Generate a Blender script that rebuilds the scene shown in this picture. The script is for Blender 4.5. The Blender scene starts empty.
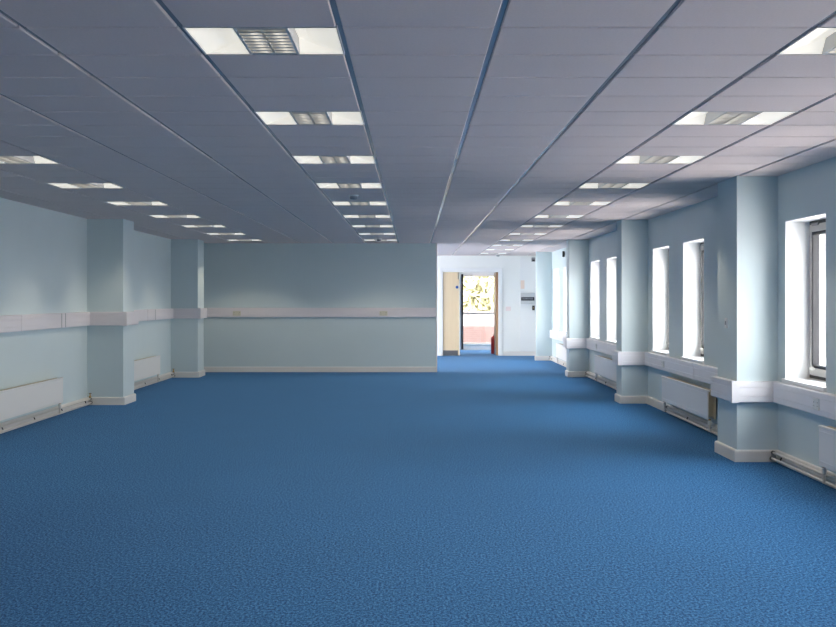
import bpy, math, random
from mathutils import Vector, Matrix
random.seed(7)
PI = math.pi
S = bpy.context.scene
COL = S.collection

# ------------------------------------------------------------------ camera
FPX = 1426.0
CAMZ = 1.354
cam_d = bpy.data.cameras.new('camera'); cam = bpy.data.objects.new('camera', cam_d); COL.objects.link(cam)
cam.location = (0, 0, CAMZ); cam.rotation_euler = (PI/2, 0, 0)
cam_d.sensor_width = 36; cam_d.lens = FPX/836*36
cam_d.shift_x = 4.5/836; cam_d.shift_y = -15.1/836
cam_d.clip_start = 0.05; cam_d.clip_end = 500
S.camera = cam

# ------------------------------------------------------------------ world, exposure
w = bpy.data.worlds.new('sky'); S.world = w; w.use_nodes = True
nt = w.node_tree; nt.nodes.clear()
wo = nt.nodes.new('ShaderNodeOutputWorld'); bg = nt.nodes.new('ShaderNodeBackground')
tc = nt.nodes.new('ShaderNodeTexCoord'); sp = nt.nodes.new('ShaderNodeSeparateXYZ')
rm = nt.nodes.new('ShaderNodeValToRGB')
rm.color_ramp.elements[0].position = 0.0; rm.color_ramp.elements[0].color = (1.0, 0.985, 0.985, 1)
rm.color_ramp.elements[1].position = 0.8; rm.color_ramp.elements[1].color = (0.90, 0.94, 1.0, 1)
nt.links.new(tc.outputs['Generated'], sp.inputs[0]); nt.links.new(sp.outputs['Z'], rm.inputs[0])
nt.links.new(rm.outputs[0], bg.inputs['Color']); bg.inputs['Strength'].default_value = 14.5
nt.links.new(bg.outputs[0], wo.inputs['Surface'])
S.view_settings.view_transform = 'Standard'; S.view_settings.look = 'None'
S.view_settings.gamma = 1; S.view_settings.use_curve_mapping = False
S.view_settings.exposure = 0.09
SPOT_W = 30.0
WING_E = 0.60

# ------------------------------------------------------------------ dimensions
H = CAMZ + 1.012            # ceiling
XR, XL = 3.02, -4.15        # window wall, left wall
PR, PL = 2.68, -3.69        # inner faces of the pillars
Y0, YB, YF, YC = -4.0, 26.2, 33.7, 37.4
PDS = {11.82: .75, 18.37: .46, 24.55: .44, 31.1: .16}
def PD(p): return PDS.get(p, .65)
PRY = [-0.9, 5.45, 11.82, 18.37, 24.55, 31.1]
PLY = [5.45, 11.72, 18.13, 24.4]
XE = 0.413                  # free end of the partition
WT = 0.32

# ------------------------------------------------------------------ materials
def mat(name, col, rough=0.6, metal=0.0, noise=None, bump=None, emit=None, spec=None, coat=None):
    m = bpy.data.materials.new(name); m.use_nodes = True
    n = m.node_tree.nodes; l = m.node_tree.links; b = n['Principled BSDF']
    b.inputs['Base Color'].default_value = (*col, 1); b.inputs['Roughness'].default_value = rough
    b.inputs['Metallic'].default_value = metal
    if spec is not None: b.inputs['Specular IOR Level'].default_value = spec
    if coat: b.inputs['Coat Weight'].default_value = coat
    if noise or bump:
        t = n.new('ShaderNodeTexCoord')
    if noise:
        sc, amt = noise
        z = n.new('ShaderNodeTexNoise'); z.inputs['Scale'].default_value = sc; z.inputs['Detail'].default_value = 3
        l.new(t.outputs['Object'], z.inputs['Vector'])
        r = n.new('ShaderNodeValToRGB')
        r.color_ramp.elements[0].position = .3; r.color_ramp.elements[1].position = .7
        r.color_ramp.elements[0].color = (*[c*(1-amt) for c in col], 1)
        r.color_ramp.elements[1].color = (*[min(1, c*(1+amt)) for c in col], 1)
        l.new(z.outputs['Fac'], r.inputs[0]); l.new(r.outputs[0], b.inputs['Base Color'])
    if bump:
        sc, st, ds = bump
        z2 = n.new('ShaderNodeTexNoise'); z2.inputs['Scale'].default_value = sc; z2.inputs['Detail'].default_value = 4
        l.new(t.outputs['Object'], z2.inputs['Vector'])
        bp = n.new('ShaderNodeBump'); bp.inputs['Strength'].default_value = st; bp.inputs['Distance'].default_value = ds
        l.new(z2.outputs['Fac'], bp.inputs['Height']); l.new(bp.outputs[0], b.inputs['Normal'])
    if emit:
        b.inputs['Emission Color'].default_value = (*emit[0], 1); b.inputs['Emission Strength'].default_value = emit[1]
    return m

M = {}
M['wall'] = mat('duck_egg_paint', (0.625, 0.725, 0.74), 0.55, noise=(1.3, .015), bump=(60, .05, .002))
M['white_wall'] = mat('white_paint', (0.88, 0.89, 0.87), 0.55, noise=(1.1, .01), bump=(60, .05, .002))
M['skirt'] = mat('cream_gloss_paint', (0.82, 0.79, 0.75), 0.35, noise=(2, .02))
M['reveal'] = mat('white_reveal_paint', (0.86, 0.87, 0.87), 0.5)
M['trunk'] = mat('white_pvc', (0.82, 0.77, 0.79), 0.38, noise=(3, .012))
M['trunk_r'] = mat('bright_white_pvc', (0.86, 0.84, 0.86), 0.38, noise=(3, .012))
M['tile'] = mat('mineral_tile', (0.71, 0.615, 0.59), 0.8, noise=(90, .035), bump=(140, .25, .002), spec=.2)
M['grid'] = mat('ceiling_grid_enamel', (0.36, 0.37, 0.40), 0.16, spec=.8)
M['grey_alu'] = mat('window_frame_paint', (0.50, 0.48, 0.45), 0.4)
M['gasket'] = mat('black_rubber', (0.015, 0.015, 0.018), 0.6)
M['black'] = mat('black_plastic', (0.012, 0.012, 0.014), 0.4)
M['rad'] = mat('radiator_enamel', (0.87, 0.85, 0.81), 0.33)
M['rad_in'] = mat('radiator_cream_steel', (0.60, 0.52, 0.36), 0.45)
M['pipe'] = mat('painted_pipe', (0.74, 0.70, 0.64), 0.35)
M['casing'] = mat('light_grey_plastic', (.55, .56, .57), .4)
M['brass'] = mat('brass', (0.55, 0.36, 0.14), 0.35, metal=.9)
M['plug'] = mat('socket_plastic', (0.80, 0.80, 0.78), 0.3)
M['plug_cream'] = mat('socket_cream_plastic', (0.70, 0.66, 0.55), 0.35)
M['louvre'] = mat('mirror_louvre', (0.80, 0.77, 0.72), 0.38, metal=1)
M['lum_frame'] = mat('luminaire_enamel', (0.55, 0.55, 0.57), 0.4)
M['wing_glow'] = mat('glowing_reflector', (0.85, 0.83, 0.78), 0.5, emit=((1.0, 0.93, 0.78), WING_E))  # emission stands in for tube light falling on the reflector wings
M['lamp'] = mat('compact_lamp', (0.9, 0.9, 0.9), 0.4, emit=((1.0, 0.95, 0.85), 1.9))
M['wood'] = mat('beech_veneer', (0.74, 0.56, 0.34), 0.45)
M['wood_edge'] = mat('hardwood_lipping', (0.32, 0.17, 0.07), 0.45)
M['steel'] = mat('kick_plate_steel', (0.20, 0.20, 0.21), 0.4, metal=.6)
M['blue_sign'] = mat('blue_sign', (0.02, 0.10, 0.38), 0.4)
M['red'] = mat('red_enamel', (0.55, 0.02, 0.015), 0.3)
M['grey_box'] = mat('grey_plastic', (0.30, 0.31, 0.32), 0.5)
M['notice'] = mat('peach_paper', (0.85, 0.68, 0.58), 0.7)
M['pink_notice'] = mat('pale_pink_paper', (0.86, 0.74, 0.72), 0.7)
M['ground'] = mat('pale_paving', (0.78, 0.70, 0.67), 0.8, noise=(2, .1))
M['pale_wall'] = mat('pale_pink_render', (.34, .29, .27), .8, noise=(1.5, .15))
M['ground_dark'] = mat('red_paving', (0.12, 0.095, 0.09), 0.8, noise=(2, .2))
M['brick'] = mat('pink_brick', (0.1, 0.06, 0.05), 0.8)
M['leaf'] = mat('leaf_green', (0.62, 0.59, 0.36), 0.6, noise=(3, .25))
M['stem'] = mat('bark', (0.20, 0.14, 0.09), 0.8)
M['render_wall'] = mat('pale_render', (0.13, 0.115, 0.11), 0.8, noise=(1, .05))

def glass_mat():
    m = bpy.data.materials.new('window_glass'); m.use_nodes = True
    n = m.node_tree.nodes; l = m.node_tree.links; n.clear()
    o = n.new('ShaderNodeOutputMaterial'); t = n.new('ShaderNodeBsdfTransparent'); g = n.new('ShaderNodeBsdfGlossy')
    g.inputs['Roughness'].default_value = 0.02; t.inputs[0].default_value = (.97, .98, .98, 1)
    x = n.new('ShaderNodeMixShader'); lw = n.new('ShaderNodeLayerWeight'); pw = n.new('ShaderNodeMath'); pw.operation = 'POWER'; pw.inputs[1].default_value = 5
    f = n.new('ShaderNodeMapRange'); f.inputs[3].default_value = .03; f.inputs[4].default_value = .6
    l.new(lw.outputs['Facing'], pw.inputs[0]); l.new(pw.outputs[0], f.inputs[0])
    l.new(f.outputs[0], x.inputs[0]); l.new(t.outputs[0], x.inputs[1]); l.new(g.outputs[0], x.inputs[2])
    l.new(x.outputs[0], o.inputs['Surface'])
    return m
M['glass'] = glass_mat()

def carpet_mat():
    m = bpy.data.materials.new('blue_carpet'); m.use_nodes = True
    n = m.node_tree.nodes; l = m.node_tree.links; b = n['Principled BSDF']
    t = n.new('ShaderNodeTexCoord')
    z = n.new('ShaderNodeTexNoise'); z.inputs['Scale'].default_value = 85; z.inputs['Detail'].default_value = 4; z.inputs['Roughness'].default_value = .8
    mp = n.new('ShaderNodeMapping'); mp.inputs['Scale'].default_value = (1, .45, 1)
    l.new(t.outputs['Object'], mp.inputs[0]); l.new(mp.outputs[0], z.inputs['Vector'])
    r = n.new('ShaderNodeValToRGB'); e = r.color_ramp.elements
    e[0].position = .42; e[0].color = (0.002, 0.045, 0.145, 1); e[1].position = .59; e[1].color = (0.085, 0.26, 0.50, 1)
    k = e.new(.5); k.color = (0.016, 0.128, 0.315, 1)
    l.new(z.outputs['Fac'], r.inputs[0])
    z3 = n.new('ShaderNodeTexNoise'); z3.inputs['Scale'].default_value = 1.1; z3.inputs['Detail'].default_value = 3
    l.new(t.outputs['Object'], z3.inputs['Vector'])
    mr = n.new('ShaderNodeMapRange'); mr.inputs[3].default_value = .92; mr.inputs[4].default_value = 1.08
    l.new(z3.outputs['Fac'], mr.inputs[0])
    mm = n.new('ShaderNodeVectorMath'); mm.operation = 'SCALE'
    l.new(r.outputs[0], mm.inputs[0]); l.new(mr.outputs[0], mm.inputs['Scale'])
    l.new(mm.outputs[0], b.inputs['Base Color'])
    b.inputs['Roughness'].default_value = .95; b.inputs['Specular IOR Level'].default_value = .1
    b.inputs['Sheen Weight'].default_value = .1; b.inputs['Sheen Roughness'].default_value = .5
    b.inputs['Sheen Tint'].default_value = (.5, .7, 1, 1)
    bp = n.new('ShaderNodeBump'); bp.inputs['Strength'].default_value = .5; bp.inputs['Distance'].default_value = .006
    l.new(z.outputs['Fac'], bp.inputs['Height']); l.new(bp.outputs[0], b.inputs['Normal'])
    return m
M['carpet'] = carpet_mat()

def brick_nodes(m, c1, c2, mortar, scale):
    n = m.node_tree.nodes; l = m.node_tree.links; b = n['Principled BSDF']
    t = n.new('ShaderNodeTexCoord'); k = n.new('ShaderNodeTexBrick')
    mp = n.new('ShaderNodeMapping'); mp.inputs['Rotation'].default_value = (PI/2, 0, 0)
    k.inputs['Color1'].default_value = (*c1, 1); k.inputs['Color2'].default_value = (*c2, 1); k.inputs['Mortar'].default_value = (*mortar, 1)
    k.inputs['Scale'].default_value = scale
    l.new(t.outputs['Object'], mp.inputs[0]); l.new(mp.outputs[0], k.inputs['Vector']); l.new(k.outputs[0], b.inputs['Base Color'])
brick_nodes(M['brick'], (.13, .075, .065), (.11, .06, .05), (.14, .11, .10), 4)

def wood_nodes(m):
    n = m.node_tree.nodes; l = m.node_tree.links; b = n['Principled BSDF']
    t = n.new('ShaderNodeTexCoord'); mp = n.new('ShaderNodeMapping'); mp.inputs['Scale'].default_value = (14, 14, .8)
    z = n.new('ShaderNodeTexNoise'); z.inputs['Scale'].default_value = 2; z.inputs['Detail'].default_value = 5
    r = n.new('ShaderNodeValToRGB'); r.color_ramp.elements[0].color = (.78, .60, .38, 1); r.color_ramp.elements[1].color = (.88, .71, .48, 1)
    l.new(t.outputs['Object'], mp.inputs[0]); l.new(mp.outputs[0], z.inputs['Vector']); l.new(z.outputs['Fac'], r.inputs[0]); l.new(r.outputs[0], b.inputs['Base Color'])
wood_nodes(M['wood'])

# ------------------------------------------------------------------ mesh helpers
class MB:
    def __init__(s): s.v = []; s.f = []
    def box(s, x0, x1, y0, y1, z0, z1):
        if x0 > x1: x0, x1 = x1, x0
        if y0 > y1: y0, y1 = y1, y0
        if z0 > z1: z0, z1 = z1, z0
        b = len(s.v)
        s.v += [(x0,y0,z0),(x1,y0,z0),(x1,y1,z0),(x0,y1,z0),(x0,y0,z1),(x1,y0,z1),(x1,y1,z1),(x0,y1,z1)]
        s.f += [tuple(b+i for i in q) for q in ((0,3,2,1),(4,5,6,7),(0,1,5,4),(1,2,6,5),(2,3,7,6),(3,0,4,7))]
        return s
    def tube(s, pts, r, n=10):
        pts = [Vector(p) for p in pts]; base = len(s.v); up = None
        for i, p in enumerate(pts):
            a = (pts[min(i+1, len(pts)-1)] - pts[max(i-1, 0)]).normalized()
            if up is None:
                up = Vector((0,0,1)) if abs(a.z) < .9 else Vector((1,0,0))
            u = a.cross(up).normalized(); v = u.cross(a).normalized(); up = v
            for k in range(n):
                t = 2*PI*k/n; q = p + u*math.cos(t)*r + v*math.sin(t)*r; s.v.append(tuple(q))
        for i in range(len(pts)-1):
            for k in range(n):
                a0 = base+i*n+k; a1 = base+i*n+(k+1) % n
                s.f.append((a0, a1, a1+n, a0+n))
        s.f.append(tuple(base+k for k in range(n))[::-1]); e = base+(len(pts)-1)*n
        s.f.append(tuple(e+k for k in range(n)))
        return s
    def lathe(s, prof, c, n=24, axis='z'):
        base = len(s.v)
        for (r, h) in prof:
            for k in range(n):
                t = 2*PI*k/n; a, b_ = r*math.cos(t), r*math.sin(t)
                s.v.append((c[0]+a, c[1]+b_, c[2]+h) if axis == 'z' else
                           ((c[0]+a, c[1]+h, c[2]+b_) if axis == 'y' else (c[0]+h, c[1]+a, c[2]+b_)))
        for i in range(len(prof)-1):
            for k in range(n):
                a0 = base+i*n+k; a1 = base+i*n+(k+1) % n
                s.f.append((a0, a1, a1+n, a0+n))
        s.f.append(tuple(base+k for k in range(n))[::-1]); e = base+(len(prof)-1)*n
        s.f.append(tuple(e+k for k in range(n)))
        return s
    def sweep(s, path, prof, side=1):
        """profile (offset, z) swept along a floor-plan path, mitred"""
        P = [Vector(p) for p in path]; base = len(s.v); m = len(prof)
        for i, p in enumerate(P):
            ns = []
            if i > 0: d = (P[i]-P[i-1]).normalized(); ns.append(Vector((-d.y, d.x))*side)
            if i < len(P)-1: d = (P[i+1]-P[i]).normalized(); ns.append(Vector((-d.y, d.x))*side)
            nn = ns[0] if len(ns) == 1 else (ns[0]+ns[1]); 
            if len(ns) == 2: nn = nn.normalized(); nn = nn/max(.2, nn.dot(ns[0]))
            for (o, z) in prof: q = p + nn*o; s.v.append((q.x, q.y, z))
        for i in range(len(P)-1):
            for k in range(m):
                a0 = base+i*m+k; a1 = base+i*m+(k+1) % m
                s.f.append((a0, a1, a1+m, a0+m))
        s.f.append(tuple(base+k for k in range(m))[::-1]); e = base+(len(P)-1)*m
        s.f.append(tuple(e+k for k in range(m)))
        return s
    def build(s, name, m, parent=None, bevel=0, smooth=False, loc=None, weld=False):
        me = bpy.data.meshes.new(name); me.from_pydata(s.v, [], s.f)
        import bmesh
        bm = bmesh.new(); bm.from_mesh(me)
        if weld: bmesh.ops.remove_doubles(bm, verts=bm.verts, dist=1e-5)
        bmesh.ops.recalc_face_normals(bm, faces=bm.faces); bm.to_mesh(me); bm.free()
        me.materials.append(m); o = bpy.data.objects.new(name, me); COL.objects.link(o)
        if parent: o.parent = parent
        if loc: o.location = loc
        if bevel:
            b = o.modifiers.new('bevel', 'BEVEL'); b.width = bevel; b.segments = 2; b.limit_method = 'ANGLE'; b.harden_normals = False
        if smooth:
            for p in me.polygons: p.use_smooth = True
            try: me.set_sharp_from_angle(angle=math.radians(40))
            except Exception: pass
        return o
def tag(o, label=None, cat=None, group=None, kind=None):
    if label: o['label'] = label
    if cat: o['category'] = cat
    if group: o['group'] = group
    if kind: o['kind'] = kind
    return o
def empty(name, loc):
    o = bpy.data.objects.new(name, None); COL.objects.link(o); o.location = loc; o.empty_display_size = .1; return o
def copy_tree(o, parent=None):
    c = o.copy(); COL.objects.link(c); c.parent = parent
    for ch in list(o.children): copy_tree(ch, c)
    return c

# ------------------------------------------------------------------ structure: floor
tag(MB().box(XL-.3, XR+WT, Y0-.3, YC+.2, -.12, 0).build('floor', M['carpet']), 'speckled blue carpet covering the whole office floor', 'floor', kind='structure')

# windows on the right wall: far jamb positions
WZ0, WZ1 = 0.70, 1.985
WINW = 1.15
wins = []
for far in (30.7, 24.3, 18.0, 11.59, 5.25, -1.1):
    wins += [(far-WINW, far), (far-2.02-WINW, far-2.02)] + ([(far-4.04-WINW, far-4.04)] if far < 12 else [])
wins = [a for a in wins if a[0] > Y0] + [(34.4, 36.6)]  # last entry: unseen corridor side window, added for more light there
wins.sort()
def wall_with_holes(mb, xa, xb, ya, yb, holes, z0, z1, top):
    y = ya
    for (a, b) in sorted(holes):
        mb.box(xa, xb, y, a, 0, top); y = b
        mb.box(xa, xb, a, b, 0, z0); mb.box(xa, xb, a, b, z1, top)
    mb.box(xa, xb, y, yb, 0, top)
mb = MB(); wall_with_holes(mb, XR, XR+WT, Y0, YC+.1, wins, WZ0, WZ1, H+.1)
tag(mb.build('wall_right', M['wall']), 'long pale blue right wall pierced by narrow deep windows', 'wall', kind='structure')
LW_ADDED = [(26.7, 29.6), (30.2, 33.3)]  # unseen windows behind the partition, added to brighten the far end
mb = MB(); wall_with_holes(mb, XL-.25, XL, Y0, YC+.1, LW_ADDED, .25, 2.3, H+.1)
tag(mb.build('wall_left', M['wall']), 'long pale blue left wall with trunking and radiators', 'wall', kind='structure')
tag(MB().box(XL, XR, Y0-.2, Y0, 0, H+.1).build('wall_near', M['wall']), 'pale blue end wall behind the viewpoint', 'wall', kind='structure')
tag(MB().box(XL, XE, YB, YB+.12, 0, H+.02).build('wall_back', M['wall']), 'pale blue partition wall facing the camera at the back', 'wall', kind='structure')
tag(MB().box(XE, XE+.022, YB-.006, YB+.126, 0, H).build('trim_1', M['skirt'], bevel=.004), 'white vertical trim on the free end of the partition', 'trim', kind='structure')
# far wall with the doorway
DX0, DX1, DZ = 0.672, 2.03, 2.005
mb = MB(); mb.box(XL, DX0, YF, YF+.12, 0, H+.1).box(DX1, XR, YF, YF+.12, 0, H+.1).box(DX0, DX1, YF, YF+.12, DZ, H+.1)
tag(mb.build('wall_far', M['white_wall']), 'white far wall with the doorway in it', 'wall', kind='structure')
tag(MB().box(2.52, XR, YF-.018, YF, .1, H-.04).build('trim_2', M['reveal'], bevel=.003), 'tall bright white panel right of the doorway', 'panel', kind='structure')
# corridor end wall with big window
CX0, CX1, CZ0, CZ1 = 1.275, 2.27, 0.16, 1.97
mb = MB(); mb.box(-1.5, CX0, YC, YC+.15, 0, H+.1).box(CX1, XR, YC, YC+.15, 0, H+.1).box(CX0, CX1, YC, YC+.15, 0, CZ0).box(CX0, CX1, YC, YC+.15, CZ1, H+.1)
tag(mb.build('wall_corridor_end', M['white_wall']), 'white wall with a tall window beyond the doorway', 'wall', kind='structure')
tag(MB().box(-1.62, -1.5, YF+.12, YC+.15, 0, H+.1).build('wall_corridor_left', M['white_wall']), 'white side wall of the corridor beyond the doorway', 'wall', kind='structure')

# pillars
def ordinal(i): return ['nearest', 'second nearest', 'third nearest', 'fourth nearest', 'fifth nearest'][i]
pl = {11.82: 'big nearest pillar on the window side with a light switch', 18.37: 'second pillar on the window side with white trunking',
      24.55: 'third pillar on the window side beside the small black sensor', 31.1: 'farthest plain pillar on the window side beside the fuse box'}
for p in PRY:
    tag(MB().box(PR, XR+.01, p, p+PD(p), 0, H+.02).build('pillar', M['wall'], bevel=.002), pl.get(p, 'pale blue pillar on the window side, %s' % ('beside the viewpoint' if p > 0 else 'behind the viewpoint')), 'pillar', kind='structure')
pll = {18.13: 'nearer pale blue pillar on the left wall', 24.4: 'farther pale blue pillar on the left wall near the partition'}
for p in PLY:
    tag(MB().box(XL-.01, PL, p, p+.7, 0, H+.02).build('pillar', M['wall'], bevel=.002), pll.get(p, 'pale blue pillar on the left wall, %s' % ('just left of the frame' if p > 8 else 'beside the viewpoint')), 'pillar', kind='structure')

# ------------------------------------------------------------------ ceiling tiles and grid
GX = .315; T = .6; TX = .593; GY = 5.33
lum_rows = {'left': (-3.28, range(2, 9)), 'centre': (-.88, range(0, 9)), 'right': (1.52, range(0, 12))}
lumcells = set()
for nm, (x0, ks) in lum_rows.items():
    for k in ks: lumcells.add((round((x0-.32)/T), 4*k))
mb = MB(); g = 0.012
i0, i1 = math.floor((XL-GX)/TX), math.ceil((XR-GX)/TX); j0, j1 = math.floor((Y0-GY)/T), math.ceil((YC-GY)/T)
def bev_tile(mb, x0, x1, y0, y1):
    c = .004; b = len(mb.v); z = H
    mb.v += [(x0,y0,z+.012),(x1,y0,z+.012),(x1,y1,z+.012),(x0,y1,z+.012),(x0,y0,z+c),(x1,y0,z+c),(x1,y1,z+c),(x0,y1,z+c),(x0+c,y0+c,z),(x1-c,y0+c,z),(x1-c,y1-c,z),(x0+c,y1-c,z)]
    for q in ((0,4,5,1),(1,5,6,2),(2,6,7,3),(3,7,4,0),(4,8,9,5),(5,9,10,6),(6,10,11,7),(7,11,8,4),(8,11,10,9),(0,1,2,3)): mb.f.append(tuple(b+a for a in q))
for i in range(i0, i1):
    for j in range(j0, j1):
        if (i, j) in lumcells: continue
        x0, x1 = max(GX+i*TX+g, XL), min(GX+(i+1)*TX-g, XR); y0, y1 = max(GY+j*T+g, Y0), min(GY+(j+1)*T-g, YC)
        if x1-x0 < .02 or y1-y0 < .02: continue
        if any(abs(y1-y0) < 0 for _ in ()): continue
        bev_tile(mb, x0, x1, y0, y1)
ceil = tag(mb.build('ceiling', M['tile']), 'white suspended ceiling of square mineral tiles', 'ceiling', kind='structure')
mb = MB()
for i in range(i0, i1+1):
    x = GX+i*TX
    if XL < x < XR: mb.box(x-.012-.001, x+.013, Y0, YC, H+.010, H+.03)
for j in range(j0, j1+1):
    y = GY+j*T
    if Y0 < y < YC: mb.box(XL, XR, y-.013, y+.013, H+.0105, H+.028)
mb.build('grid', M['grid'], ceil)
tag(MB().box(XL-.3, XR+WT, Y0-.3, YC+.2, H+.13, H+.25).build('ceiling_slab', M['grey_box']), 'concrete slab above the suspended ceiling', 'ceiling slab', kind='structure')

# ------------------------------------------------------------------ skirting
SK = [(0, 0), (.022, 0), (.022, .085), (.018, .095), (.010, .100), (0, .100)]
def pillar_path(xw, xp, ps, pd0, ya, yb):
    path = [(xw, ya)]
    for p in ps:
        if ya < p < yb:
            pd = pd0(p) if callable(pd0) else pd0
            path += [(xw, p), (xp, p), (xp, p+pd), (xw, p+pd)]
    path.append((xw, yb)); return path
pr = pillar_path(XR, PR, PRY, PD, Y0, YF); plf = pillar_path(XL, PL, PLY, .7, Y0, YB)
tag(MB().sweep(pr, SK, 1).build('baseboard_right', M['skirt']), 'cream skirting board along the window wall and its pillars', 'skirting board', kind='structure')
tag(MB().sweep(plf, SK, -1).build('baseboard_left', M['skirt']), 'cream skirting board along the left wall and its pillars', 'skirting board', kind='structure')
tag(MB().sweep([(XL, YB), (XE+.02, YB)], SK, -1).build('baseboard_back', M['skirt']), 'cream skirting board along the partition', 'skirting board', kind='structure')
tag(MB().sweep([(DX1+.085, YF), (XR, YF)], SK, -1).build('baseboard_far', M['skirt']), 'white skirting board right of the doorway', 'skirting board', kind='structure')

# ------------------------------------------------------------------ windows
def portal(x, y, z, sx, sy, rot):
    l = bpy.data.lights.new('portal', 'AREA'); l.shape = 'RECTANGLE'; l.size = sx; l.size_y = sy
    o = bpy.data.objects.new('window_portal', l); COL.objects.link(o); o.location = (x, y, z); o.rotation_euler = rot
    l.cycles.is_portal = True
def make_window(n, a, b):
    far_name = n
    r = empty('window_%d' % n, (XR+.2, (a+b)/2, WZ0)); 
    cx, cy, cz = r.location
    def B(mb): 
        mb.v = [(v[0]-cx, v[1]-cy, v[2]-cz) for v in mb.v]; return mb
    xf0, xf1 = XR+.20, XR+.26
    # painted reveal lining
    mb = MB(); t = .008
    mb.box(XR+.001, xf0, a, a+t, WZ0, WZ1).box(XR+.001, xf0, b-t, b, WZ0, WZ1).box(XR+.001, xf0, a, b, WZ1-t, WZ1)
    B(mb).build('reveal', M['reveal'], r)
    mb = MB().box(XR-.025, xf0+.01, a-.02, b+.02, WZ0-.028, WZ0+.003)
    B(mb).build('sill', M['reveal'], r, bevel=.004)
    fw = .036
    def ring(x0, x1, o, wd, mb):
        mb.box(x0, x1, a+o, a+o+wd, WZ0+o, WZ1-o).box(x0, x1, b-o-wd, b-o, WZ0+o, WZ1-o)
        mb.box(x0, x1, a+o+wd, b-o-wd, WZ0+o, WZ0+o+wd).box(x0, x1, a+o+wd, b-o-wd, WZ1-o-wd, WZ1-o); return mb
    B(ring(xf0, xf1, .001, fw, MB())).build('frame', M['grey_alu'], r, bevel=.003)
    B(ring(xf0-.004, xf0-.0005, .010, .024, MB())).build('gasket', M['gasket'], r)
    B(ring(xf0-.012, xf1-.01, .038, .058, MB())).build('sash', M['grey_alu'], r, bevel=.004)
    B(ring(xf0-.008, xf1-.015, .097, .024, MB())).build('glazing_gasket', M['gasket'], r)
    mb = MB().box(xf0+.02, xf0+.026, a+.12, b-.12, WZ0+.12, WZ1-.12); B(mb).build('pane', M['glass'], r)
    mb = MB().box(xf0-.03, xf0-.012, b-.16, b-.13, WZ0+.075, WZ0+.105).box(xf0-.042, xf0-.030, b-.26, b-.13, WZ0+.083, WZ0+.1)
    B(mb).build('handle', M['louvre'], r, bevel=.002)
    # restrictor stay in the head
    mb = MB().box(xf0-.02, xf0-.005, b-.30, b-.12, WZ1-.05, WZ1-.03); B(mb).build('stay', M['steel'], r)
    portal(XR+WT+.02, (a+b)/2, (WZ0+WZ1)/2, WZ1-WZ0, WINW, (0, -PI/2+PI, 0))
    return r
wl = ['farthest left one of the narrow windows in the far bay', 0]
desc = {(29.55): 'farthest narrow window, just right of the farthest pillar', 27.55: 'second farthest narrow window, half hidden behind the third pillar',
        23.15: 'left narrow window between the second and third pillars', 21.15: 'right narrow window between the second and third pillars',
        16.85: 'left narrow window between the first and second pillars', 14.85: 'right narrow window between the first and second pillars',
        10.44: 'nearest window with its grey casement frame showing, right of the big pillar'}
n = 1
for (a, b) in sorted(wins, reverse=True):
    r = make_window(n, a, b); key = min(desc, key=lambda k: abs(k-a))
    tag(r, desc[key] if abs(key-a) < .1 else 'unseen right wall window, continuing the row or added to light the corridor', 'window', kind='structure'); n += 1
for (a, b) in LW_ADDED:
    portal(XL-.27, (a+b)/2, 1.275, 2.05, b-a, (0, -PI/2, 0))
    mb = MB(); x0, x1 = XL-.2, XL-.14; z0, z1 = .25, 2.3
    mb.box(x0, x1, a, a+.05, z0, z1).box(x0, x1, b-.05, b, z0, z1).box(x0, x1, a+.05, b-.05, z0, z0+.05).box(x0, x1, a+.05, b-.05, z1-.05, z1).box(x0, x1, (a+b)/2-.025, (a+b)/2+.025, z0+.05, z1-.05)
    o = tag(mb.build('window_%d' % n, M['grey_alu']), 'wide unseen window added behind the partition to brighten the far end', 'window', kind='structure'); n += 1
# corridor window
cw = tag(empty('window_%d' % n, ((CX0+CX1)/2, YC, CZ0)), 'bright tall window seen through the doorway', 'window', kind='structure')
def CB(mb): mb.v = [(v[0]-(CX0+CX1)/2, v[1]-YC, v[2]-CZ0) for v in mb.v]; return mb
CB(MB().box(CX0-.02, CX0+.03, YC-.03, YC+.05, .02, CZ1+.02)).build('frame', M['gasket'], cw).__setitem__('label', 'dark left upright')
mb = MB().box(CX0+.03, CX1, YC, YC+.05, CZ1-.04, CZ1).box(CX1-.03, CX1, YC, YC+.05, CZ0, CZ1-.04).box(CX0+.03, CX1-.03, YC, YC+.05, CZ0, CZ0+.03)
CB(mb).build('frame', M['skirt'], cw)
CB(MB().box(CX0+.03, CX1-.03, YC, YC+.05, .93, .99)).build('transom', M['grey_alu'], cw)
CB(MB().box(CX0+.03, CX1-.03, YC+.02, YC+.026, CZ0+.03, .945).box(CX0+.03, CX1-.03, YC+.02, YC+.026, .985, CZ1-.04)).build('pane', M['glass'], cw)
CB(MB().box(CX0+.03, CX1, YC-.04, YC, CZ0-.03, CZ0)).build('sill', M['skirt'], cw, bevel=.004)
portal((CX0+CX1)/2, YC+.17, (CZ0+CZ1)/2, CX1-CX0, CZ1-CZ0, (-PI/2, 0, 0))

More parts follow.
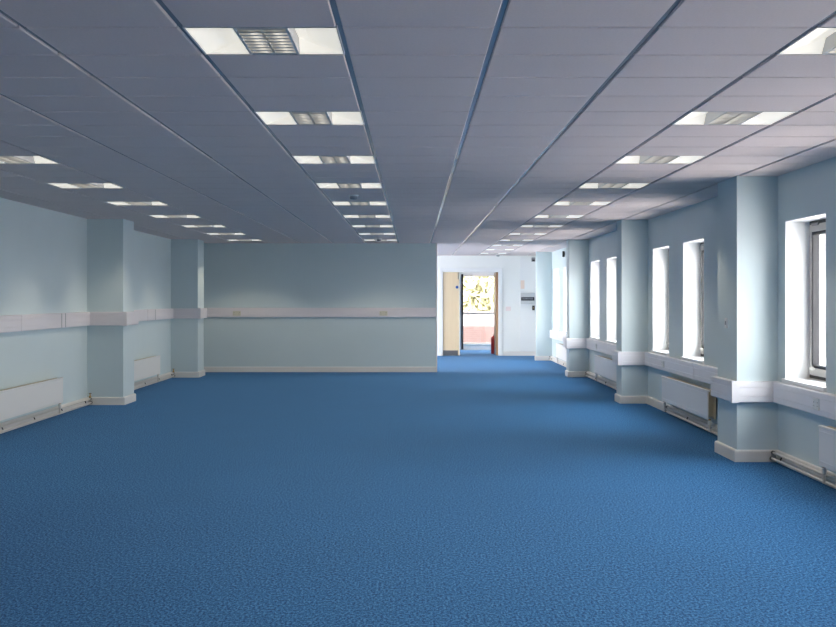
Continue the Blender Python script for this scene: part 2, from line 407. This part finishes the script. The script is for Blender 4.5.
# ------------------------------------------------------------------ doorway
d = tag(empty('door_1', (1.35, YF, 0)), 'doorway in the far wall with a beech side leaf and an open main leaf', 'door', kind='structure')
def DB(mb): mb.v = [(v[0]-1.35, v[1]-YF, v[2]) for v in mb.v]; return mb
mb = MB(); A = .07
mb.box(DX0-A, DX0+.012, YF-.02, YF+.0, 0, DZ+A).box(DX1-.012, DX1+A, YF-.02, YF, 0, DZ+A).box(DX0+.012, DX1-.012, YF-.02, YF, DZ-.012, DZ+A)
DB(mb).build('architrave', M['reveal'], d, bevel=.004)
mb = MB().box(DX0, DX0+.025, YF, YF+.12, 0, DZ).box(DX1-.025, DX1, YF, YF+.12, 0, DZ).box(DX0+.025, DX1-.025, YF, YF+.12, DZ-.025, DZ)
DB(mb).build('lining', M['reveal'], d)
lf = DB(MB().box(DX0+.027, 1.098, YF+.02, YF+.064, .006, DZ-.03)).build('side_leaf', M['wood'], d, bevel=.002)
def child(mb, name, m, p, **k): return mb.build(name, m, p, **k)
child(DB(MB().box(DX0+.03, 1.05, YF+.015, YF+.0195, .01, .125)), 'kick_plate', M['steel'], lf)
child(DB(MB().lathe([(.035, 0), (.035, -.004)], (1.03, YF+.0195, CAMZ+.265), 20, 'y')), 'round_sign', M['blue_sign'], lf)
child(DB(MB().box(1.05, 1.065, YF+.012, YF+.0195, DZ-.2, DZ-.04)), 'flush_bolt', M['steel'], lf)
child(DB(MB().box(1.08, 1.0985, YF+.018, YF+.0195, .006, DZ-.03)), 'edge_lipping', M['skirt'], lf)
lo = DB(MB().box(DX1-.068, DX1-.024, YF+.125, YF+1.0, .006, DZ-.03)).build('open_leaf', M['wood_edge'], d, bevel=.002)
child(DB(MB().box(DX1-.072, DX1-.0685, YF+.14, YF+.99, .01, .125)), 'kick_plate', M['steel'], lo)
hb = DB(MB().lathe([(.009, 0), (.009, .12)], (DX1-.11, YF+.9, .98), 12)).build('lever_handle', M['louvre'], lo)

# ------------------------------------------------------------------ trunking
def trunk_prof(z0, z1, t=.05):
    h = z1-z0; a, b = z0+h*.28, z0+h*.72
    return [(0, z0), (t-.006, z0), (t, z0+.006), (t, a-.002), (t-.004, a-.001), (t-.004, a+.001), (t, a+.002), (t, b-.002), (t-.004, b-.001), (t-.004, b+.001), (t, b+.002), (t, z1-.006), (t-.006, z1), (0, z1)]
RZ0, RZ1, LZ0, LZ1 = .494, .668, 1.01, 1.183
def ends(path, ya, yb):
    pass
tr_path = pillar_path(XR, PR, PRY, PD, Y0+.01, 31.1)
tr = tag(MB().sweep(tr_path, trunk_prof(RZ0, RZ1), 1).build('dado_trunking', M['trunk_r']), 'low white cable trunking under the windows, wrapping the right pillars', 'trunking')
tl = tag(MB().sweep(pillar_path(XL, PL, PLY, .7, Y0+.01, YB-.05), trunk_prof(LZ0, LZ1), -1).build('dado_trunking', M['trunk']), 'white cable trunking at waist height along the left wall and pillars', 'trunking')
tb = tag(MB().sweep([(XL, YB), (XE-.005, YB)], trunk_prof(LZ0, LZ1), -1).build('dado_trunking', M['trunk']), 'white cable trunking across the back partition', 'trunking')
# couplers (joint covers) and corner pieces
def coupler(x, y, z0, z1, parent, m, wd=.03, side=-1, name='joint_cover'):
    return MB().box(x, x+side*.004, y-wd/2, y+wd/2, z0-.002, z1+.002).build(name, m, parent, bevel=.001)
for y in (8.6, 15.15, 21.9, 28.2): coupler(XR-.05, y, RZ0, RZ1, tr, M['trunk_r'])
for y in (14.93, 22.0): coupler(XL+.05, y, LZ0, LZ1, tl, M['trunk'], side=1)
for x in (-2.0, -1.3): MB().box(x-.012, x+.012, YB-.053, YB-.05, LZ0-.001, LZ1+.001).build('joint_cover', M['trunk'], tb)
# corner covers on pillars
def corner_cover(cx, cy, z0, z1, sx, sy, parent, m):
    t = .054; L = .06
    mb = MB()
    mb.box(cx-sx*t, cx-sx*.050, cy-sy*t, cy-sy*.05+sy*(L), z0-.003, z1+.003)
    mb.box(cx-sx*t, cx-sx*.05+sx*L, cy-sy*t, cy-sy*.050, z0-.003, z1+.003)
    mb.build('corner_cover', m, parent, bevel=.001)
for p in PRY[1:5]:
    corner_cover(PR, p, RZ0, RZ1, 1, 1, tr, M['trunk_r']); 
for p in PLY: corner_cover(PL, p, LZ0, LZ1, -1, 1, tl, M['trunk'])
def socket_side(x, y, z, parent, side, m, name='double_socket'):
    """double socket facing across the room"""
    o = MB().box(x, x+side*.010, y-.073, y+.073, z-.043, z+.043).build(name, m, parent, bevel=.003)
    for dy in (-.018, .018):
        MB().box(x+side*.0101, x+side*.014, y+dy-.006, y+dy+.006, z+.008, z+.030).build('rocker_switch', m, o, bevel=.001)
    for dy in (-.048, .048):
        mb = MB(); mb.box(x+side*.0095, x+side*.0108, y+dy-.003, y+dy+.003, z+.008, z+.018).box(x+side*.0095, x+side*.0108, y+dy-.014, y+dy-.008, z-.016, z-.011).box(x+side*.0095, x+side*.0108, y+dy+.008, y+dy+.014, z-.016, z-.011)
        mb.build('pin_holes', M['black'], o)
for y in (10.5, 16.95, 23.15, 29.5): socket_side(XR-.05, y, (RZ0+RZ1)/2-.005, tr, -1, M['plug'])
for y in (16.62, 16.80, 22.65): MB().box(XL+.0501, XL+.0515, y-.012, y+.012, LZ0+.004, LZ1-.004).build('seam_strip', M['grey_box'], tl)
socket_side(XL+.05, 20.3, (LZ0+LZ1)/2-.01, tl, 1, M['plug'])
for p in []: MB().box(XL+.05, XL+.10, p-.054, p-.0501, LZ0-.002, LZ1+.002).build('corner_cover', M['trunk_r'], tl)
def socket_front(x, y, z, parent, m):
    o = MB().box(x-.073, x+.073, y-.012, y, z-.043, z+.043).build('double_socket', m, parent, bevel=.003)
    for dx in (-.018, .018): MB().box(x+dx-.006, x+dx+.006, y-.016, y-.0121, z+.008, z+.030).build('rocker_switch', m, o)
    for dx in (-.048, .048):
        mb = MB(); mb.box(x+dx-.003, x+dx+.003, y-.0128, y-.0115, z+.008, z+.018).box(x+dx-.014, x+dx-.008, y-.0128, y-.0115, z-.016, z-.011).box(x+dx+.008, x+dx+.014, y-.0128, y-.0115, z-.016, z-.011)
        mb.build('pin_holes', M['black'], o)
for x in (-3.24, -.55): socket_front(x, YB-.05, LZ0+.07, tb, M['plug_cream'])

# light switch on the near pillar
sw = tag(MB().box(PR-.01, PR, 12.157, 12.243, 1.101, 1.187).build('light_switch', M['plug'], bevel=.003), 'white light switch on the side of the nearest right pillar', 'light switch')
MB().box(PR-.014, PR-.0101, 12.19, 12.21, 1.127, 1.161).build('rocker', M['grey_box'], sw)

# ------------------------------------------------------------------ radiators
def make_radiator(L):
    """origin at floor below the far end of the wall side; runs towards -y, depth towards +x (room side)"""
    r = empty('radiator', (0, 0, 0)); z0, z1 = .155, .440
    def panel(name, x0, x1, m):
        # fluted steel sheet
        prof = []; n = int(L/.035)
        mb = MB(); b = len(mb.v)
        mb.box(x0, x1, -L, 0, z0, z1)
        for i in range(n):
            y = -L+(i+.5)*L/n
            mb.box(x1-.001, x1+.0035, y-.010, y+.010, z0+.035, z1-.035)
        return mb.build(name, m, r, bevel=.003)
    panel('rear_panel', .030, .042, M['rad_in'])
    f = MB().box(.100, .114, -L, 0, z0, z1)
    front = f.build('front_panel', M['rad'], r, bevel=.005)
    MB().box(.1141, .117, -L+.02, -.02, z1-.040, z1-.032).box(.1141, .117, -L+.02, -.02, z0+.032, z0+.040).build('panel_groove', M['rad'], front)
    MB().box(.088, .118, -L-.001, .001, z1-.012, z1+.006).build('top_rail', M['rad'], r, bevel=.004)
    mb = MB()
    n = int(L/.03)
    for i in range(n): mb.box(.0425, .0995, -L+.02+i*(L-.04)/n, -L+.0215+i*(L-.04)/n, z0+.03, z1-.02)
    mb.build('convector_fins', M['rad_in'], r)
    mb = MB().box(.045, .088, -L+.01, -L+.016, z1-.05, z1-.002).box(.045, .088, -.016, -.010, z1-.05, z1-.002).box(.040, .047, -L+.01, -.01, z1-.006, z1+.002)
    n = int(L/.05)
    for i in range(n): mb.box(.046, .089, -L+.02+i*(L-.04)/n, -L+.030+i*(L-.04)/n, z1-.006, z1-.001)
    mb.build('top_grille', M['rad_in'], r)
    for y in (-.35, -L+.35):
        MB().box(0, .030, y-.02, y+.02, z0+.02, z1-.03).build('bracket', M['rad_in'], r)
    for y, e in ((-.035, 1), (-L+.035, -1)):
        v = MB().tube([(.085, y, .030), (.085, y, z0+.005)], .011, 12).build('valve', M['pipe'], r, smooth=True)
        MB().lathe([(.013, 0), (.019, .004), (.019, .040), (.013, .046)], (.085, y, .098), 14).build('valve_cap', M['rad'], v, smooth=True)
        MB().lathe([(.014, 0), (.014, .015)], (.085, y, .1445), 6).build('lock_nut', M['brass'], v)
    return r
protoR = make_radiator(2.6)
RYS = [(10.23, 'white radiator nearest the camera on the window side, cut off by the frame'), (16.7, 'long white radiator between the first and second right pillars'),
       (22.9, 'white radiator between the second and third right pillars'), (29.1, 'farthest white radiator on the window side, beyond the third pillar')]
LYS = [(16.43, 'white radiator on the left wall nearest the camera, cut off by the frame'), (22.74, 'smaller looking white radiator between the two left pillars')]
for i, (y, lab) in enumerate(RYS):
    o = protoR if i == 0 else copy_tree(protoR)
    # right side: mirror by rotating 180 about z, so origin is the near end
    o.location = (XR-.0, y-2.6, 0); o.rotation_euler = (0, 0, PI); tag(o, lab, 'radiator', 'radiators along the walls')
for (y, lab) in LYS:
    o = copy_tree(protoR); o.location = (XL, y, 0); o.rotation_euler = (0, 0, 0); tag(o, lab, 'radiator', 'radiators along the walls')

# heating pipes
def pipes(name, x, ya, yb, side, label, far_elbow=True):
    r = empty(name, (x, (ya+yb)/2, 0)); cx, cy = x, (ya+yb)/2
    mb = MB(); 
    pt = [(x-side*.02, yb, .078)] if False else []
    mb.tube([(0, ya-cy, .080), (0, yb-cy-.03, .080)], .011, 12)
    mb.build('flow_pipe', M['pipe'], r, smooth=True)
    mb = MB().tube([(side*.012, ya-cy, .034), (side*.012, yb-cy-.03, .034)], .011, 12)
    mb.build('return_pipe', M['pipe'], r, smooth=True)
    for (xx, z) in ((0, .08), (side*.012, .034)):
        MB().lathe([(.016, 0), (.016, .03)], (xx, yb-cy-.032, z), 12, 'y').build('collar', M['black'], r, smooth=True)
    y = ya+.5
    while y < yb-.2:
        MB().tube([(0, y-cy, .072), (side*.012, y-cy, .046)], .006, 8).build('pipe_clip', M['black'], r); y += 1.2
    return tag(r, label, 'heating pipes', 'heating pipes under the radiators')
px = XR-.050
pipes('heating_pipes', px, 6.2, 11.79, -1, 'pair of painted pipes low on the wall running from the nearest right pillar')
pipes('heating_pipes', px, 12.53, 16.72, -1, 'pair of painted pipes under the radiator between first and second right pillars')
pipes('heating_pipes', px, 19.08, 24.52, -1, 'pair of painted pipes running from the third right pillar towards the second')
pipes('heating_pipes', px, 25.26, 31.07, -1, 'pair of painted pipes low on the wall beside the farthest right pillar')
pipes('heating_pipes', XL+.050, 12.5, 18.10, 1, 'pair of painted pipes along the near left wall up to the first left pillar')
pipes('heating_pipes', XL+.050, 18.86, 24.37, 1, 'pair of painted pipes on the left wall between the two left pillars')
for (x, y, lab) in ((XL+.055, 18.06, 'brass drain valve in the corner of the nearer left pillar'), (XL+.055, 24.33, 'brass drain valve in the corner of the farther left pillar')):
    v = tag(empty('drain_valve', (x, y, 0)), lab, 'valve')
    MB().lathe([(.011, .098), (.016, .104), (.016, .118), (.009, .122), (.008, .135), (.012, .137), (.012, .148)], (0, 0, 0), 14).build('body', M['brass'], v, smooth=True)
    MB().box(-.018, .018, -.005, .005, .1485, .155).build('lever', M['black'], v, bevel=.002)

# ------------------------------------------------------------------ luminaires
def make_lum():
    r = empty('ceiling_light', (0, 0, 0)); h = .2955
    # housing rim
    mb = MB().box(-h, h, -h, -h+.006, -.001, .07).box(-h, h, h-.006, h, -.001, .07).box(-h, -h+.006, -h, h, -.001, .07).box(h-.006, h, -h, h, -.001, .07)
    mb.box(-h, h, -h, h, .07, .075)
    mb.build('housing', M['lum_frame'], r)
    for s in (-1, 1):
        # hipped reflector wing
        xo, xi = s*(h-.007), s*.106; y0, y1 = -h+.008, h-.008
        xm = s*.150; mb = MB(); b = 0
        mb.v = [(xo, y0, .002), (xo, y1, .002), (xi, y1, .002), (xi, y0, .002), (xm, y0+.10, .052), (xm, y1-.10, .052), (xi, y1-.06, .058), (xi, y0+.06, .058)]
        mb.f = [(0, 1, 5, 4), (4, 5, 6, 7), (0, 4, 7, 3), (1, 2, 6, 5)]
        mb.build('reflector_wing', M['wing_glow'], r)
        MB().box(s*.094, s*.105, -h+.007, h-.007, -.002, .066).build('side_rail', M['lum_frame'], r)
    mb = MB()
    nb = 9; BB, BT = .011, .002
    for i in range(nb):
        y = -h+.03+(2*h-.06)*i/(nb-1)
        for (a, b_) in ((-.093, -.005), (.005, .093)):
            k = len(mb.v)
            # blade of V section
            mb.v += [(a, y-BB, 0), (b_, y-BB, 0), (a, y+BB, 0), (b_, y+BB, 0), (a, y-BT, .030), (b_, y-BT, .030), (a, y+BT, .030), (b_, y+BT, .030)]
            mb.f += [(k, k+1, k+5, k+4), (k+2, k+6, k+7, k+3), (k, k+2, k+3, k+1), (k+4, k+5, k+7, k+6), (k, k+4, k+6, k+2), (k+1, k+3, k+7, k+5)]
    ys = [-h+.03+(2*h-.06)*i/(nb-1) for i in range(nb)]
    for xx in (-.093, -.005, .005, .093):
        for ya, yb in zip(ys[:-1], ys[1:]):
            k = len(mb.v); mb.v += [(xx, ya+BB, 0), (xx, yb-BB, 0), (xx, yb-BT, .030), (xx, ya+BT, .030)]; mb.f.append((k, k+1, k+2, k+3))
    for ya in ys:
        k = len(mb.v); mb.v += [(-.005, ya-BB, 0), (.005, ya-BB, 0), (.005, ya+BB, 0), (-.005, ya+BB, 0)]; mb.f.append((k, k+1, k+2, k+3))
    mb.build('louvre_blades', M['louvre'], r, weld=True)
    for s in (-1, 1): MB().tube([(s*.048, -h+.05, .054), (s*.048, h-.05, .054)], .008, 8).build('lamp_tube', M['lamp'], r)
    l = bpy.data.lights.new('downlight', 'SPOT'); l.energy = SPOT_W; l.spot_size = math.radians(128); l.spot_blend = .42; l.shadow_soft_size = .09; l.color = (1, .87, .68)
    o = bpy.data.objects.new('downlight', l); COL.objects.link(o); o.parent = r; o.location = (0, 0, -.03)
    return r
protoL = make_lum(); first = True
ords = ['first', 'second', 'third', 'fourth', 'fifth', 'sixth', 'seventh', 'eighth', 'ninth', 'tenth', 'eleventh', 'twelfth']
for nm, (x0, ks) in lum_rows.items():
    for q, k in enumerate(ks):
        o = protoL if first else copy_tree(protoL); first = False
        o.scale = (.98, 1, 1); o.location = (GX+(round((x0-.32)/T)+.5)*TX, GY+4*k*T+T/2, H+.001)
        tag(o, 'recessed three section ceiling light, %s from the camera in the %s row' % (ords[q], nm), 'ceiling light', 'ceiling lights in the %s row' % nm)

# smoke detectors
def detector(x, y, lab):
    o = tag(empty('smoke_detector', (x, y, H)), lab, 'smoke detector')
    MB().lathe([(.050, 0), (.050, -.010), (.044, -.014)], (0, 0, 0), 24).build('base', M['plug'], o, smooth=True)
    MB().lathe([(.036, -.0141), (.040, -.030), (.032, -.042), (.012, -.046)], (0, 0, 0), 24).build('sensor_head', M['grey_box'], o, smooth=True)
detector(-.585, 13.95, 'small round smoke detector on the ceiling before the fifth light of the centre row')
detector(-.585, 24.15, 'small round smoke detector on the ceiling near the partition')
detector(1.95, 32.9, 'small round smoke detector on the ceiling before the doorway')

# ------------------------------------------------------------------ small things on the far walls
fb = tag(empty('fuse_box', (2.69, YF-.018, CAMZ)), 'wall mounted fuse box with a dark window strip right of the doorway', 'fuse box')
MB().box(-.165, .165, -.10, 0, -.13, .13)  .build('casing', M['casing'], fb, bevel=.006)
MB().box(-.155, .155, -.104, -.1001, -.050, .030).build('breaker_window', M['black'], fb, bevel=.002)
mb = MB()
for i in range(9): mb.box(-.12+i*.028, -.105+i*.028, -.108, -.1041, -.025, .008)
mb.build('breaker', M['grey_box'], fb)
tag(MB().box(2.53, 2.62, YF-.021, YF-.0182, 1.58, 1.78).build('notice', M['notice']), 'peach paper notice on the white panel above the fuse box', 'notice')
tag(MB().box(2.18, 2.30, YF-.004, YF-.0002, 1.06, 1.16).build('notice', M['pink_notice']), 'faint pink notice on the wall between doorway and fuse box', 'notice')
ps = tag(empty('motion_sensor', (XR, 28.4, 2.24)), 'small black sensor high on the wall right above the farthest windows', 'sensor')
MB().box(-.055, -.012, -.03, .03, -.06, .055).build('body', M['black'], ps, bevel=.006)
MB().box(-.0119, 0, -.02, .02, -.03, .03).build('bracket', M['grey_box'], ps)
gs = tag(empty('alarm_sounder', (2.83, YF-.018, 2.28)), 'small grey sounder high in the corner above the fuse box', 'alarm')
MB().box(-.045, .045, -.05, 0, -.06, .04).build('body', M['grey_box'], gs, bevel=.006)
MB().box(-.03, .03, -.055, -.0501, -.045, -.01).build('grille', M['black'], gs)
cp = tag(empty('key_switch', (2.835, YF-.018, 1.13)), 'small black switch box on the wall below the fuse box', 'switch')
MB().box(-.035, .025, -.05, 0, -.055, .055).build('body', M['black'], cp, bevel=.005)
MB().lathe([(.012, -.0501), (.012, -.058)], (-.005, 0, 0), 14, 'y').build('key_barrel', M['brass'], cp)
fe = tag(empty('fire_extinguisher', (1.965, 34.87, 0)), 'red fire extinguisher standing by the open door leaf', 'fire extinguisher')
MB().lathe([(.060, 0), (.070, .012), (.070, .36), (.060, .40), (.030, .425), (.022, .44)], (0, 0, 0), 20).build('cylinder', M['red'], fe, smooth=True)
MB().lathe([(.018, .4401), (.018, .465)], (0, 0, 0), 12).build('valve_head', M['black'], fe)
MB().box(-.012, .012, -.10, .02, .466, .476).build('handle', M['black'], fe, bevel=.002)
MB().tube([(0, .02, .45), (.0, .08, .44), (0, .095, .38), (0, .088, .25), (0, .085, .15)], .010, 8).build('hose', M['black'], fe, smooth=True)

# ------------------------------------------------------------------ outside
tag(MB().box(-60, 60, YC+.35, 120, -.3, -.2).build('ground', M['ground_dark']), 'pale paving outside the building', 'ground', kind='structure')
tag(MB().box(XR+WT+.05, 60, -40, YC+.34, -.3, -.2).build('ground', M['ground']), 'pale paving beyond the window wall', 'ground', kind='structure')
bd = tag(empty('building', (22, 62, -.2)), 'pale rendered building seen through the nearest window', 'building')
MB().box(-9, 10, 0, 10, 0, 7.5).build('wall', M['render_wall'], bd)
MB().box(-9.4, 10.4, -.4, 10.4, 7.5, 7.9).build('roof', M['grey_box'], bd)
for i in range(5):
    for z in (1.1, 4.4): MB().box(-8+i*3.7, -6.4+i*3.7, -.03, .0, z, z+1.4).build('window', M['grey_box'], bd)
bw = tag(MB().box(-3, 9, 45, 45.25, -.2, .48).build('garden_wall', M['brick']), 'low pinkish brick wall outside the corridor window', 'wall')
tag(MB().box(-3, 9, 47.6, 47.8, -.2, .92).build('garden_wall', M['pale_wall']), 'pale rendered wall standing behind the low pink brick wall', 'wall')
def hedge(cx, cy, rx, rz, n, lab):
    r = tag(empty('hedge', (cx, cy, -.2)), lab, 'hedge')
    mb = MB(); rnd = random.Random(int(cx*10))
    for _ in range(n):
        th, ph = rnd.uniform(0, 2*PI), math.acos(rnd.uniform(-1, 1)); q = rnd.uniform(.6, 1)**.5
        c = Vector((rx*q*math.sin(ph)*math.cos(th), rx*.7*q*math.sin(ph)*math.sin(th), .5*rz+.5*rz*q*math.cos(ph)+.2))
        a = Vector((rnd.gauss(0,1), rnd.gauss(0,1), rnd.gauss(0,1))).normalized(); b_ = a.orthogonal().normalized(); s = rnd.uniform(.10, .20)
        k = len(mb.v); mb.v += [tuple(c-a*s), tuple(c+b_*s*.5), tuple(c+a*s), tuple(c-b_*s*.5)]; mb.f.append((k, k+1, k+2, k+3))
    me = bpy.data.meshes.new('foliage'); me.from_pydata(mb.v, [], mb.f); me.materials.append(M['leaf']); o = bpy.data.objects.new('foliage', me); COL.objects.link(o); o.parent = r
    MB().tube([(0, 0, 0), (.05, 0, rz*.3), (0, .05, rz*.75)], .07, 8).build('trunk', M['stem'], r)
hedge(2.2, 51.5, 3.2, 4.6, 16000, 'yellow green hedge behind the low brick wall, seen through the doorway')
